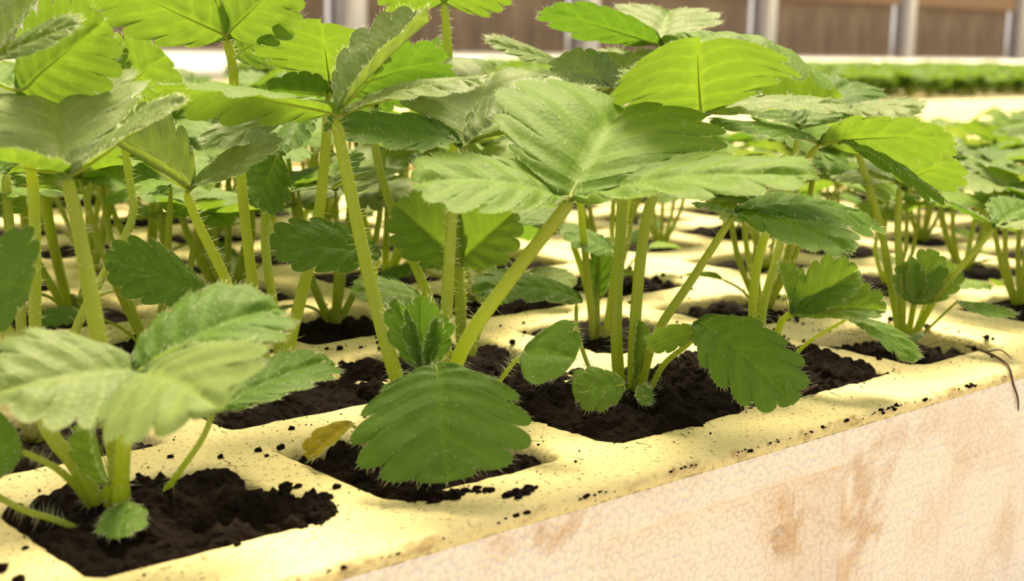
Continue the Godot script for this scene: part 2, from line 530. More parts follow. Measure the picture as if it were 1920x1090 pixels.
	plant("strawberry_seedling", "seedling with two tall parallel hairy stalks, right of the hanging scalloped leaf", Vector3(10.54,-0.15,-0.21), [
		["leaf_stalk", 0.18,0.12, [-0.04,-0.1,-0.19,-0.35,1.82,-0.12,0.32,3.87,-0.71,1.21,5.3,-1.64,1.73,6.27,-2.44], [["sunlit_bloom", 5, 1.74,6.36,-2.45,1.45,6.98,-3.89,-0.31,0.9,0.32,1.53,8,15,-10], ["sunlit_bloom", 5, 1.75,6.38,-2.46,3.66,7.12,-3.66,-0.31,0.9,0.32,1.56,8,15,-10], ["sunlit_bloom", 5, 1.65,6.32,-2.52,-0.34,6.38,-2.95,-0.16,0.94,0.31,0.91,15,20,-10]]],
		["leaf_stalk", 0.18,0.12, [0.16,-0.1,-0.03,-0.19,1.76,0.25,0.17,3.98,0.15,0.56,5.26,0.52,0.8,5.95,0.9], [["young", 6, 0.79,6.03,0.87,-1.56,7.42,2.79,0.59,0.44,-0.68,3.63,-4,60,-40], ["sunlit_bloom", 5, 0.92,6.03,0.98,2.73,6.18,2.9,-0.1,0.99,0.08,1.97,4,25,-15], ["mature", 5, 0.95,6.01,0.68,2.84,6.87,-1.6,-0.26,0.93,0.26,2.77,6,20,-10]]],
		["leaf_stalk", 0.15,0.1, [0.13,-0.1,0.1,-0.2,1.53,0.77,0.34,2.83,1.27,0.63,4.05,1.91], [["mature", 5, 0.67,4.16,1.92,1.26,3.63,4.28,-0.16,0.94,0.31,1.6,4,30,-15], ["mature", 5, 0.77,4.22,1.99,3.38,3.91,3.37,-0.06,0.98,0.19,1.97,2,40,-25], ["mature", 4, 0.64,4.15,1.89,-0.23,4.3,1.75,-0.17,0.97,0.16,0.71,6,15,-10]]],
		["leaf_stalk", 0.09,0.07, [0.22,-0.1,0.17,-0.14,1.01,0.96,-0.07,1.6,1.56,-0.24,2.01,1.98], [["mature", 5, -0.34,2.16,2.06,-0.38,1.06,4.34,-0.53,0.8,0.27,1.61,6,35,-10], ["young", 4, -0.31,1.99,1.99,-0.84,1.57,1.21,0.54,0.56,-0.63,0.71,6,15,-10]]],
		["leaf_stalk", 0.06,0.05, [-0.12,-0.1,0.12,-0.74,0.51,0.48], [["young", 3, -1.53,0.95,1.28,-2.54,0.91,0.93,-0.57,0.52,0.63,0.9,0,15,-10]]],
		["leaf_stalk", 0.05,0.05, [-0.08,-0.1,0.15,-0.44,0.36,0.65], [["young", 1, -1.01,0.61,1.08,-0.74,0.62,1.31,-0.46,0.74,0.5,0.47,0,10,0]]],
		["leaf_stalk", 0.07,0.05, [-0.17,-0.1,-0.29,-0.34,0.68,-0.84,-0.1,1.33,-1.47,-0.06,1.88,-1.57], [["mature", 5, 0,1.99,-1.55,-2.14,2.24,-2.5,-0.24,0.94,0.24,1.44,6,40,-10]]],
		["young_leaf", 0.1,0.08, [0.07,-0.1,0.05,-0.29,0.81,0.39], [["young", 3, -0.3,0.76,0.4,-0.19,1.88,0.36,-0.35,0.38,0.85,0.59,55,-5,0]]],
	])
	plant("strawberry_seedling", "seedling with a crinkled bright young leaf, half behind a dark drooping leaf", Vector3(14.84,-0.15,-0.03), [
		["leaf_stalk", 0.17,0.11, [0,-0.1,0,-0.03,1.34,-0.48,0.13,3.03,-0.42,0.39,4.44,0.13,0.44,5.22,0.67], [["young", 5, 0.57,5.31,0.75,1.3,5.49,3.41,0.4,0.83,-0.39,2.24,2,25,-20], ["mature", 5, 0.84,5.32,1,0.78,4.27,3.59,0.52,0.75,0.41,1.23,-15,35,-15], ["mature", 5, 0.43,5.31,0.63,-2.01,5.64,-0.27,-0.24,0.97,0.09,1.36,4,25,-20]]],
		["leaf_stalk", 0.16,0.11, [0.26,-0.1,-0.05,0.11,1.23,-0.34,0.99,2.81,-0.62,2.19,4.28,-1.29,2.87,5.37,-1.64], [["mature", 5, 2.9,5.47,-1.64,6.1,6.46,-2.44,-0.26,0.93,0.26,2.39,6,20,-10], ["mature", 5, 2.88,5.5,-1.66,2.79,6.06,-3.24,-0.2,0.96,0.19,1.95,6,20,-10]]],
		["young_leaf", 0.12,0.1, [0.04,-0.1,0.03,-0.2,1.25,0.4,-0.27,1.67,0.85], [["young", 5, -0.3,1.67,0.82,0.51,2.66,1.85,-0.58,0.65,0.49,1.26,25,10,0], ["young", 5, -0.33,1.65,0.87,0.51,1.91,2.59,-0.44,0.76,0.48,1.14,25,15,0], ["young", 5, -0.34,1.66,0.79,-0.29,2.62,0.32,0.02,0.45,0.89,1.04,35,10,0]]],
		["leaf_stalk", 0.07,0.05, [0.03,-0.1,0.2,0.17,0.86,0.84,0.33,1.61,1.81], [["mature", 5, 0.37,1.66,1.83,0.18,0.99,3.54,-0.09,0.85,0.52,1.01,4,35,-10]]],
	])
	plant("strawberry_seedling", "seedling in the last front cell before the tray joint, one stalk leaning right", Vector3(20.95,-0.15,-0.37), [
		["leaf_stalk", 0.16,0.11, [-0.09,-0.1,-0.07,-0.78,1.17,0.26,-0.67,2.73,-0.04,-0.52,3.91,-0.2], [["young", 5, -0.49,4.01,-0.2,-0.55,4.72,1.28,0.58,0.47,-0.67,1.96,4,15,-15], ["sunlit_bloom", 5, -0.53,4.01,-0.23,-1.01,4.07,-1.7,-0.11,0.99,0.09,1.88,6,20,-10], ["mature", 5, -0.5,4.06,-0.22,1.25,4.37,-1.8,-0.26,0.93,0.26,2.06,6,20,-10]]],
		["leaf_stalk", 0.15,0.1, [0.09,-0.1,0.07,-0.29,1.34,0.99,0.45,3.04,1.9], [["mature", 5, 0.47,3.11,1.91,0.32,3.57,0.63,0.28,0.94,-0.19,1.18,2,20,-20], ["sunlit_bloom", 5, 0.53,3.09,1.96,0.42,3.18,3.54,-0.11,0.99,0.09,1.27,6,20,-10], ["mature", 5, 0.52,3.14,1.94,3.62,3.32,1.25,-0.26,0.93,0.26,1.48,6,20,-10]]],
		["young_leaf", 0.12,0.1, [0.02,-0.1,0.02,-0.59,1.12,0.51], [["young", 4, -0.59,1.1,0.51,-0.71,2.11,0.29,-0.86,0.35,0.36,0.93,30,0,0], ["young", 4, -0.66,1.12,0.58,-0.27,2.42,0.73,-0.59,0.47,0.65,1.06,25,0,0], ["young", 4, -0.55,1.11,0.54,0.16,2.02,1.22,-0.33,0.47,0.82,0.93,30,0,0]]],
		["leaf_stalk", 0.05,0.04, [-0.09,-0.1,0.24,-0.52,1.15,1.51,-0.48,1.28,1.66], [["mature", 4, -0.48,1.28,1.66,-0.58,1.17,3.16,-0.09,0.97,0.23,0.89,6,-10,-10]]],
		["leaf_stalk", 0.06,0.05, [0.21,-0.1,-0.01,0.16,1.09,0.43,0.71,1.48,0.49], [["young", 4, 0.71,1.48,0.49,0.67,1.49,1.81,-0.08,0.99,0.06,0.94,4,25,-15]]],
		["leaf_stalk", 0.04,0.04, [-0.36,-0.1,0.35,-0.97,0.26,0.79], [["young", 1, -0.92,0.29,0.69,-0.94,0.32,1,-0.39,0.82,0.41,0.32,0,0,0]]],
		["leaf_stalk", 0.14,0.1, [0,-0.1,-0.16,-0.98,2.98,-0.38,-1.67,5.09,-0.85,-2,5.72,-0.95], [["sunlit_bloom", 5, -1.99,5.8,-0.96,-1.65,5.89,1.02,-0.24,0.94,0.24,1.53,4,25,-15], ["sunlit_bloom", 5, -2,5.82,-0.98,0.39,6.24,-2.36,-0.26,0.93,0.26,1.62,6,20,-10]]],
	])
	plant("strawberry_seedling", "seedling behind the two left front cells, holding a folded grey-green leaf on a leaning stalk", Vector3(5.4,-0.15,-5.49), [
		["leaf_stalk", 0.19,0.12, [0.09,-0.1,0.07,-0.03,1.21,0.67,0.59,3.35,0.68,0.94,5.16,0.55,1.05,6.01,0.43], [["young", 5, 1.13,6.44,0.4,0.13,7.61,1.6,0.63,0.27,-0.72,2.62,-4,20,-15], ["mature", 5, 1.21,6.23,0.51,2.35,6.91,2.73,0.36,0.82,-0.44,1.81,4,20,-10], ["mature", 5, 1.04,6.17,0.38,-0.54,6.24,0.32,0.36,0.82,-0.44,1.59,4,20,-10]]],
		["leaf_stalk", 0.15,0.11, [-0.09,-0.1,-0.07,-1.09,2.34,0.12,-1.66,3.65,-0.03,-1.89,4.27,-0.05], [["sunlit_bloom", 5, -1.86,4.37,-0.05,-3.35,5.39,-0.61,-0.38,0.89,0.25,2.14,50,10,-15], ["sunlit_bloom", 5, -1.75,4.44,0.03,-0.52,5.32,1.24,-0.67,0.72,0.19,0.98,10,15,-10]]],
		["leaf_stalk", 0.15,0.1, [0.03,-0.1,0.02,0.05,1.09,0.09,0.48,3.25,-1.09,1.22,5,-1.55,1.61,5.6,-1.35], [["sunlit_bloom", 5, 0.97,5.78,-0.27,-1.78,5.21,0.5,-0.46,0.82,0.34,1.01,4,15,-10], ["mature", 5, 1.65,5.64,-1.32,0.57,4.89,-0.4,-0.7,0.64,0.32,1.01,6,15,-10], ["mature", 5, 0.85,4.84,-1.16,0.01,3.77,-0.62,0.19,-0.07,-0.98,1.23,4,15,-10]]],
		["leaf_stalk", 0.08,0.06, [-0.13,-0.1,-0.1,-1.42,1.72,0.67,-1.94,2.44,0.7], [["mature", 5, -1.97,2.46,0.68,-3.85,3.23,0.51,-0.53,0.61,0.58,1.3,2,15,-10]]],
		["leaf_stalk", 0.16,0.11, [-0.02,-0.1,-0.12,-0.22,2.6,-0.52,-0.39,5.34,-0.68,-0.7,6.63,-0.26,-0.99,7.23,0.01], [["young", 5, -1,7.31,-0.02,-3.48,8.36,-0.45,0.59,0.44,-0.68,1.91,8,10,-15], ["young", 5, -0.95,7.33,0.02,-0.66,8.39,1.71,0.78,0.23,-0.59,1.71,8,10,-15], ["young", 5, -0.51,6.94,-0.51,0.53,7.43,-0.39,0.61,0.36,-0.7,1.18,4,15,-10]]],
	])
	plant("strawberry_seedling", "seedling behind the hanging scalloped leaf, with a bright upright young leaf between stalks", Vector3(9.88,-0.15,-4.86), [
		["young_leaf", 0.13,0.1, [0.03,-0.1,0.02,0.24,1.51,-0.23,0.12,2.36,-0.21], [["young", 5, 0.1,2.41,-0.23,-1.18,3.7,-0.88,-0.69,0.55,0.46,1.78,18,10,0], ["young", 5, 0.12,2.41,-0.22,0.8,3.64,0.9,-0.39,0.56,0.73,1.78,18,10,0]]],
		["leaf_stalk", 0.16,0.11, [0,-0.1,-0.25,-0.51,1.66,-0.6,-0.88,3.42,-1.36,-1.03,4.77,-1.83,-0.83,5.75,-2.25], [["mature", 5, -0.8,5.9,-2.26,1.34,6.81,-2.28,0.47,0.69,-0.55,2.1,4,15,-10], ["mature", 5, -0.84,5.9,-2.29,-0.94,6.41,-4.21,0.47,0.69,-0.55,2.1,4,15,-10]]],
		["leaf_stalk", 0.06,0.05, [-0.06,-0.1,-0.17,-2.27,1.25,0.66,-3.09,2.1,1.08,-3.45,3.07,1.54], [["mature", 5, -3.43,3.13,1.55,-5.4,3.37,0.75,-0.49,0.7,0.53,1.35,4,25,-15]]],
		["leaf_stalk", 0.15,0.11, [0.16,-0.1,-0.14,-0.04,4.67,-0.25,-0.2,7.11,-0.32,-0.32,8.07,-0.33], [["young", 5, -0.32,8.11,-0.34,-1.5,8.75,-0.53,0.57,0.5,-0.66,1.93,8,15,-10], ["young", 5, -0.31,8.11,-0.32,0.09,8.79,0.88,0.57,0.5,-0.66,1.93,8,15,-10]]],
		["leaf_stalk", 0.1,0.07, [0.23,-0.1,0.04,1.45,2.48,-0.41,2.13,3.03,-0.63], [["mature", 5, 2.13,3.03,-0.63,3.57,3.43,-0.8,-0.26,0.93,0.26,1.54,4,20,-10]]],
		["leaf_stalk", 0.06,0.05, [-0.13,-0.1,-0.09,-1.26,0.93,-0.4,-1.58,1.27,-0.76], [["young", 5, -0.62,1.54,-0.66,-2.05,1.78,-1.31,-0.26,0.93,0.26,1.43,4,20,-10]]],
	])
	plant("strawberry_seedling", "seedling behind the two tall parallel hairy stalks, its stalk reaching the highest arching leaf", Vector3(14.38,-0.15,-4.87), [
		["leaf_stalk", 0.14,0.1, [0.03,-0.1,0.02,0.2,1.33,-0.76,-0.02,2.37,-1.08], [["mature", 5, 0.55,2.19,-0.18,-0.58,2.65,-0.96,-0.18,0.97,0.18,1.72,4,20,-10]]],
		["leaf_stalk", 0.16,0.11, [0.11,-0.1,0.08,0.33,3.21,0.39,0.25,5.82,1.03,-0.14,7.22,1.69], [["mature", 5, -0.15,7.31,1.66,-2.93,7.95,0.72,0.39,0.87,-0.3,1.55,4,15,-15], ["sunlit_bloom", 5, -0.11,7.36,1.68,2.05,8.09,0.01,-0.24,0.94,0.24,2.67,8,15,-10], ["young", 6, 0.02,7.34,1.8,1.62,6.21,5.55,0.32,0.93,-0.16,2.74,-4,70,-70]]],
		["young_leaf", 0.12,0.1, [-0.05,-0.1,-0.04,0.49,1.18,-0.66,0.59,1.98,-0.77], [["mature", 5, 0.48,0.92,-0.61,0.67,2.51,-0.83,-0.44,0.39,0.81,0.94,45,0,0]]],
		["leaf_stalk", 0.13,0.1, [-0.11,-0.1,-0.08,-0.47,3.19,-0.32,-1.44,5.81,0.21,-1.75,6.67,0.39], [["sunlit_bloom", 6, -1.76,6.72,0.37,-3.75,7.24,-0.17,-0.2,0.91,0.36,1.2,6,15,-10]]],
	])
	plant("strawberry_seedling", "seedling behind the nearest one at the left, a folded leaf held high up", Vector3(0.21,-0.15,-5.4), [
		["leaf_stalk", 0.16,0.12, [0.05,-0.1,0.03,0.24,1.92,-0.24,0.59,4.48,-0.9,0.07,5.52,-0.27,-0.57,6.47,0.29], [["young", 6, -0.18,6.32,0.67,0.69,7.52,2.17,0.84,0.25,-0.49,1.87,4,15,-15], ["sunlit_bloom", 5, -0.84,6.84,1.32,0.07,7.43,2.53,-0.59,0.8,0.1,1.07,8,15,-10], ["sunlit_bloom", 5, -0.93,6.91,1.49,-0.12,8.14,1.91,-0.78,0.61,0.11,1.29,20,10,-10]]],
		["leaf_stalk", 0.14,0.12, [-0.09,-0.1,-0.03,0.54,1.84,-1.65,0.76,3.58,-2.57,0.82,4.55,-2.76], [["mature", 5, 0.83,4.6,-2.77,0.19,5.3,-3.51,-0.26,0.93,0.26,1.56,4,15,-10]]],
		["leaf_stalk", 0.12,0.1, [0.18,-0.1,-0.08,1.7,1.71,-1.61,3.21,3.41,-2.39,3.4,4.36,-2.79,3.27,6.01,-2.99], [["young", 5, 3.25,6.09,-3.03,2.46,6.87,-2.9,0.56,0.23,-0.79,1.63,4,10,-10], ["young", 5, 3.33,6.09,-2.96,3.78,6.89,-1.73,0.71,0.23,-0.66,1.79,4,10,-10]]],
	])
	pass


# --- the other plants of the bench ----------------------------------------------------
func wild_plant(seed_: int, detail: int, squat := false) -> Node3D:
	# detail 2: stalks and leaflets are parts; 1: one mesh
	var g := RandomNumberGenerator.new()
	g.seed = seed_
	var o := Node3D.new()
	var rows := 30 if detail == 2 else 16
	var cols := 4 if detail == 2 else 2
	var whole := ArrayMesh.new()
	var bag := {}
	if detail == 2:
		put("crown", crown_mesh(0.0026, seed_), o)
	var count := g.randi_range(4, 6) if not squat else 9
	var turn := g.randf() * TAU
	for k in count + 2:
		var low := k >= count
		turn += TAU * 0.39 + g.randfn(0.0, 0.25)
		var tall := g.randf_range(0.042, 0.064) if not low else g.randf_range(0.006, 0.02)
		var lean := g.randf_range(0.1, 0.4) if not low else g.randf_range(1.0, 1.8)
		var dir := Vector3(cos(turn), 0, sin(turn))
		if squat and not low:
			tall = g.randf_range(0.016, 0.052)
			lean = g.randf_range(0.1, 0.6)
		var hub := dir * tall * lean + Vector3(0, tall, 0)
		if low:
			hub = dir * 0.018 + Vector3(0, tall, 0)
		var pts := [dir * 0.001, dir * 0.35 * hub.length() * 0.6 + Vector3(0, tall * 0.45, 0) if not low else hub * 0.5 + Vector3(0, 0.002, 0), hub]
		var r := 0.0015 if not low else 0.0007
		var smesh := ArrayMesh.new()
		tube(smesh, pts, r, r * 0.7, 7 if detail == 2 else 5, 8 if detail == 2 else 4, M.stalk)
		var st: Node3D = null
		if detail == 2:
			st = put("leaf_stalk", smesh, o)
		else:
			gather(bag, smesh, Transform3D())
		var look: String = ["young", "mature", "sunlit_bloom", "young"][g.randi() % 4] if not squat else "young"
		var size := g.randf_range(0.021, 0.031) if not low else g.randf_range(0.010, 0.018)
		var face := Vector3(g.randfn(0, 0.22), 1, g.randfn(0, 0.22)).normalized()
		for w in ([0.0, 1.9, -1.9] if not low else [0.0]):
			var d := Basis(Vector3.UP, w + g.randfn(0, 0.15)) * dir
			d = (d - face * d.dot(face) + Vector3(0, g.randf_range(-0.15, 0.3), 0)).normalized()
			var mesh := leaflet_mesh(size * (1.0 if w == 0.0 else 0.9), size * g.randf_range(0.85, 1.05), g.randf_range(0.05, 0.35), g.randf_range(0.2, 0.7), -0.25, 6, look, g.randi() % 1000, rows, cols, false)
			var pose := frame_of(hub, hub + d, face)
			if detail == 2:
				put("leaflet", mesh, st).transform = pose
			else:
				gather(bag, mesh, pose)
	if detail == 2:
		return o
	o.free()
	for m in bag:
		bag[m].commit(whole)
		whole.surface_set_material(whole.get_surface_count() - 1, m)
	var one := MeshInstance3D.new()
	one.mesh = whole
	return one


func gather(bag: Dictionary, mesh: ArrayMesh, pose: Transform3D) -> void:
	for i in mesh.get_surface_count():
		var m := mesh.surface_get_material(i)
		if not bag.has(m):
			bag[m] = SurfaceTool.new()
			bag[m].begin(Mesh.PRIMITIVE_TRIANGLES)
		bag[m].append_from(mesh, i, pose)


const FIRST_U := [-3.0, 5.37, 13.74, 22.11, 30.48]   # first cell of each tray along the bench, in pitches
const FIRST_V := [0.0, 7.37]
const ORDINAL := ["first", "second", "third", "fourth", "fifth", "sixth", "seventh", "eighth", "ninth", "tenth", "eleventh", "twelfth", "thirteenth", "fourteenth"]

func build_bench_rows() -> void:
	var near := []
	for i in 7:
		near.append(wild_plant(100 + i, 2))
	var far := []
	for i in 7:
		far.append(wild_plant(200 + i, 1))
	var built := {Vector2i(0, 0): 1, Vector2i(1, 0): 1, Vector2i(2, 0): 1, Vector2i(3, 0): 1, Vector2i(4, 0): 1, Vector2i(0, 1): 1, Vector2i(1, 1): 1, Vector2i(2, 1): 1, Vector2i(3, 1): 1}
	for tv in 2:
		for tu in 5:
			for b in 7:
				for a in 8:
					if tu == 0 and tv == 0 and built.has(Vector2i(a - 3, b)):
						continue
					var u: float = FIRST_U[tu] + a
					var v: float = FIRST_V[tv] + b
					# only what the photograph can show: between the two edges of its view, with a little over
					var side := (u + 1.83) - 0.654 / 0.733 * (v + 3.64)
					var deep := 0.654 * (u + 1.83) + 0.733 * (v + 3.64)
					var across := 0.749 * (u + 1.83) - 0.663 * (v + 3.64)
					if absf(across) > deep * 0.378 + 0.9 or (v < 1.0 and u < 0.0) or (tu > 0 and tv > 0):
						continue
					var k := rng.randi()
					var row: int = b + tv * 7
					var close := row < 5 and u < 5.0
					var o: Node3D = (near if close else far)[k % 7].duplicate()
					o.name = numbered("strawberry_seedling")
					add_child(o)
					o.position = Vector3(u * PITCH + rng.randfn(0, 0.003), TOP - 0.002, -v * PITCH + rng.randfn(0, 0.003))
					o.rotation.y = rng.randf() * TAU
					o.scale = Vector3.ONE * rng.randf_range(0.82, 1.06) * (0.84 if tu == 0 else (0.62 if b < 5 else 0.45))
					var line: int = a - 3
					var file: String = ["the outermost column", "the second column", "the column left of the nearest cell", "the nearest cell", "the second front cell", "the third front cell", "the fourth front cell", "the fifth front cell"][a]
					if tu == 0:
						tag(o, "seedling in the %s row from the foam edge, in line with %s" % [ORDINAL[row], file], "seedling", "strawberry seedlings in the foam trays")
					else:
						tag(o, "low seedling past the %s tray joint, %s row from the edge, %s plant along" % [ORDINAL[tu - 1], ORDINAL[row], ORDINAL[a]], "seedling", "strawberry seedlings in the foam trays")
	for o in near + far:
		o.free()
	# the next bench: too many and too far to be counted
	var tiny := wild_plant(300, 1, true) as MeshInstance3D
	var mm := MultiMesh.new()
	mm.transform_format = MultiMesh.TRANSFORM_3D
	mm.mesh = tiny.mesh
	tiny.free()
	var spots := []
	for b in 16:
		for a in 48:
			spots.append(Transform3D(Basis(Vector3.UP, rng.randf() * TAU).scaled(Vector3.ONE * rng.randf_range(0.58, 0.84)), Vector3((18.5 + a * 0.9 + rng.randfn(0, 0.1)) * PITCH, TOP, -(17.9 + b * 0.9 + rng.randfn(0, 0.1)) * PITCH)))
	mm.instance_count = spots.size()
	for i in spots.size():
		mm.set_instance_transform(i, spots[i])
	var crop := MultiMeshInstance3D.new()
	crop.name = "seedling_crop"
	crop.multimesh = mm
	add_child(crop)
	tag(crop, "blurred mass of short green seedlings covering the next bench behind", "seedlings", "", "stuff")


# --- trays ----------------------------------------------------------------------------
func mouth(sx: float, sy: float, grow: float, seed_: float) -> Vector2:
	# the point of a cell's rounded mouth towards (sx, sy) on the square of half size 1, widened by grow
	var a := CELL_U + grow
	var b := CELL_V + grow
	var r := maxf(ROUND + grow, 0.0005)
	var p := Vector2(sx * a, sy * b)
	var q := Vector2(clampf(p.x, -(a - r), a - r), clampf(p.y, -(b - r), b - r))
	var d := p - q
	if d.length() > 1e-7:
		p = q + d.normalized() * r
	return p * (1.0 + 0.012 * noise.get_noise_3d(p.x * 900.0, p.y * 900.0, seed_))


func square_point(k: int, n: int) -> Vector2:
	var e := n / 4
	var s := k / e
	var t := float(k % e) / e * 2.0 - 1.0
	return [Vector2(t, -1), Vector2(1, t), Vector2(-t, 1), Vector2(-1, -t)][s]


func tray(called: String, label: String, u0: float, v0: float, nu: int, nv: int, fine: bool) -> void:
	# u runs along the bench (x), v away from the viewer (-z); the tray's own origin is the centre of its first cell, on its upper face
	var o := thing(called, Vector3(u0 * PITCH, TOP, -v0 * PITCH))
	tag(o, label, "seed tray", "white foam seed trays")
	var n := 64 if fine else 24
	var lo := Vector2(-MARGIN, -MARGIN) + Vector2(RIM_R, RIM_R)
	var hi := Vector2((nu - 1) * PITCH + MARGIN, (nv - 1) * PITCH + MARGIN) - Vector2(RIM_R, RIM_R)
	var v := PackedVector3Array()
	var idx := PackedInt32Array()
	var steps := [[0.0035, 0.0], [0.0015, -0.0002], [0.0004, -0.0009], [0.0, -0.0022], [-0.0005, -0.006], [-0.003, -0.03]]
	for b in nv:
		for a in nu:
			var c := Vector2(a, b) * PITCH
			var l := lo.x if a == 0 else c.x - PITCH / 2
			var r := hi.x if a == nu - 1 else c.x + PITCH / 2
			var f := lo.y if b == 0 else c.y - PITCH / 2
			var k := hi.y if b == nv - 1 else c.y + PITCH / 2
			var base := v.size()
			for i in n:
				var s := square_point(i, n)
				var e := Vector2(lerpf(l, r, s.x / 2 + 0.5), lerpf(f, k, s.y / 2 + 0.5))
				v.append(Vector3(e.x, 0, -e.y))
			for st in steps:
				for i in n:
					var s := square_point(i, n)
					var m := mouth(s.x, s.y, st[0], a * 7.0 + b * 13.0 + u0)
					v.append(Vector3(c.x + m.x, st[1] + 0.00035 * noise.get_noise_3d(m.x * 700.0, m.y * 700.0, a + b * 9.0), -(c.y + m.y)))
			for t in grid_indices(steps.size() + 1, n, false, true):
				idx.append(base + t)
	var mesh := surface(ArrayMesh.new(), v, smooth_normals(v, idx), idx, M.foam_upper)
	# the rim: a rounded lip all round
	var ring := PackedVector3Array()
	var rc := PackedColorArray()
	var per := []
	var cells := 320 if fine else 16
	for s in 4:
		for i in cells:
			var t := float(i) / cells
			per.append([[Vector2(lo.x, lo.y), Vector2(hi.x, lo.y)], [Vector2(hi.x, lo.y), Vector2(hi.x, hi.y)], [Vector2(hi.x, hi.y), Vector2(lo.x, hi.y)], [Vector2(lo.x, hi.y), Vector2(lo.x, lo.y)]][s].map(func(x): return x)[0].lerp([[Vector2(lo.x, lo.y), Vector2(hi.x, lo.y)], [Vector2(hi.x, lo.y), Vector2(hi.x, hi.y)], [Vector2(hi.x, hi.y), Vector2(lo.x, hi.y)], [Vector2(lo.x, hi.y), Vector2(lo.x, lo.y)]][s][1], t))
	var mid := (lo + hi) / 2
	var half := (hi - lo) / 2
	for k in 6:
		var ang := PI / 2 * k / 5.0
		var g := RIM_R * sin(ang)
		var y := -RIM_R * (1.0 - cos(ang))
		for p in per:
			var d: Vector2 = p - mid
			var out := Vector2(clampf((absf(d.x) - half.x) / 0.0001 + 1.0, 0, 1) * signf(d.x), clampf((absf(d.y) - half.y) / 0.0001 + 1.0, 0, 1) * signf(d.y))
			var w: float = 0.0005 * noise.get_noise_2d(p.x * 420.0, p.y * 420.0) * sin(ang) if fine else 0.0
			var dirt := clampf(0.9 * noise.get_noise_2d(p.x * 90.0, 3.0) + 0.7 * noise.get_noise_2d(p.x * 700.0, k * 2.0) - 0.05, 0.0, 0.8) if fine and k > 1 and k < 5 else 0.0
			rc.append(Color(1, 1, 1).lerp(Color(0.36, 0.22, 0.1), dirt))
			ring.append(Vector3(p.x + out.x * (g + w), y + w, -(p.y + out.y * (g + w))))
	var ri := grid_indices(6, per.size(), true, true)
	var rim := surface(ArrayMesh.new(), ring, smooth_normals(ring, ri), ri, M.foam_upper, rc)
	put("upper_face", mesh, o)
	put("rim", rim, o)
	# the four sides, with shallow moulded recesses in the long front one
	var x0 := -MARGIN
	var x1 := (nu - 1) * PITCH + MARGIN
	var us := []
	var ys := []
	var marks := [1.22, 2.57, -1.57, -0.22]
	for i in (180 if fine else 3):
		us.append(lerpf(x0, x1, float(i) / (179 if fine else 2)))
	if fine:
		for m in marks:
			for e in [-0.004, 0.0, 0.014, 0.03, 0.045, 0.06]:
				us.append(m * PITCH + e * PITCH * (1.0 if m in [1.22, -1.57] else -1.0) - u0 * PITCH)
		for i in 14:
			us.append((2.30 + 0.01 * i) * PITCH - u0 * PITCH)
		us.sort()
	for y in ([0.0, 0.02, 0.06, 0.10, 0.135, 0.145, 0.16, 0.175, 0.21, 0.3, 0.36, 0.375, 0.385, 0.395, 0.405, 0.415, 0.425, 0.435, 0.445, 0.455, 0.465, 0.475, 0.49, 0.55, 0.7, 0.85, 1.0, 1.15, 1.21, 1.22, 1.24, 1.27] if fine else [0.0, 0.6, 1.27]):
		ys.append(-RIM_R - y * PITCH)
	var fv := PackedVector3Array()
	var fc := PackedColorArray()
	for y in ys:
		for x in us:
			var depth := 0.0
			if fine:
				var uu: float = x / PITCH + u0
				for pair in [[1.22, 2.57], [-1.57, -0.22]]:
					var right_slope := 0.05
					var inx := minf(smoothstep(pair[0], pair[0] + 0.02, uu), 1.0 - smoothstep(pair[1] - right_slope, pair[1], uu))
					var iny := minf(smoothstep(0.14, 0.165, (-y - RIM_R) / PITCH), 1.0 - smoothstep(1.21, 1.235, (-y - RIM_R) / PITCH))
					depth = maxf(depth, 0.006 * inx * iny)
				var nub := Vector2(uu - 2.36, (-y - RIM_R) / PITCH - 0.43).length()
				depth += 0.0009 * exp(-pow((nub - 0.045) / 0.011, 2.0)) - 0.0007 * (1.0 - smoothstep(0.02, 0.04, nub))
			fv.append(Vector3(x, y, MARGIN - depth))
			var stain := 0.0
			if fine:
				var uu: float = x / PITCH + u0
				var dn: float = (-y - RIM_R) / PITCH
				for blot in [[2.72, 0.36, 0.16, 0.30], [2.40, 0.40, 0.10, 0.16], [1.0, 0.04, 0.22, 0.05], [2.9, 0.1, 0.3, 0.07], [3.95, 0.8, 0.08, 0.16], [2.62, 0.85, 0.04, 0.3], [3.6, 0.3, 0.2, 0.08]]:
					var d := Vector2((uu - blot[0]) / blot[2], (dn - blot[1]) / blot[3]).length() + 0.9 * noise.get_noise_2d(uu * 7.0, dn * 7.0) + 0.5 * noise.get_noise_2d(uu * 30.0, dn * 30.0)
					stain = maxf(stain, (1.0 - smoothstep(0.2, 1.25, d)) * (0.65 if blot[0] < 2.8 else 0.35))
				if dn < 1.2:
					var edge := exp(-pow((dn - 0.15) / 0.012, 2.0)) * (1.0 if uu > 1.25 and uu < 2.58 else 0.0) + 0.8 * exp(-pow((uu - 2.585) / 0.012, 2.0)) * (1.0 if dn > 0.15 else 0.0)
					stain = maxf(stain, edge * clampf(0.5 + 1.1 * noise.get_noise_2d(uu * 5.0, dn * 5.0), 0.0, 0.85))
			fc.append(Color(1, 1, 1).lerp(Color(0.62, 0.40, 0.18), stain))
	var fi := grid_indices(ys.size(), us.size(), false)
	var front := surface(ArrayMesh.new(), fv, smooth_normals(fv, fi), fi, M.foam_side, fc)
	var bodyv := PackedVector3Array()
	var z1 := -((nv - 1) * PITCH + MARGIN)
	var yt := -RIM_R
	bodyv.append_array([Vector3(x1, yt, MARGIN), Vector3(x1, yt, z1), Vector3(x0, yt, z1), Vector3(x0, yt, MARGIN), Vector3(x1, -TRAY_H, MARGIN), Vector3(x1, -TRAY_H, z1), Vector3(x0, -TRAY_H, z1), Vector3(x0, -TRAY_H, MARGIN)])
	var st2 := SurfaceTool.new()
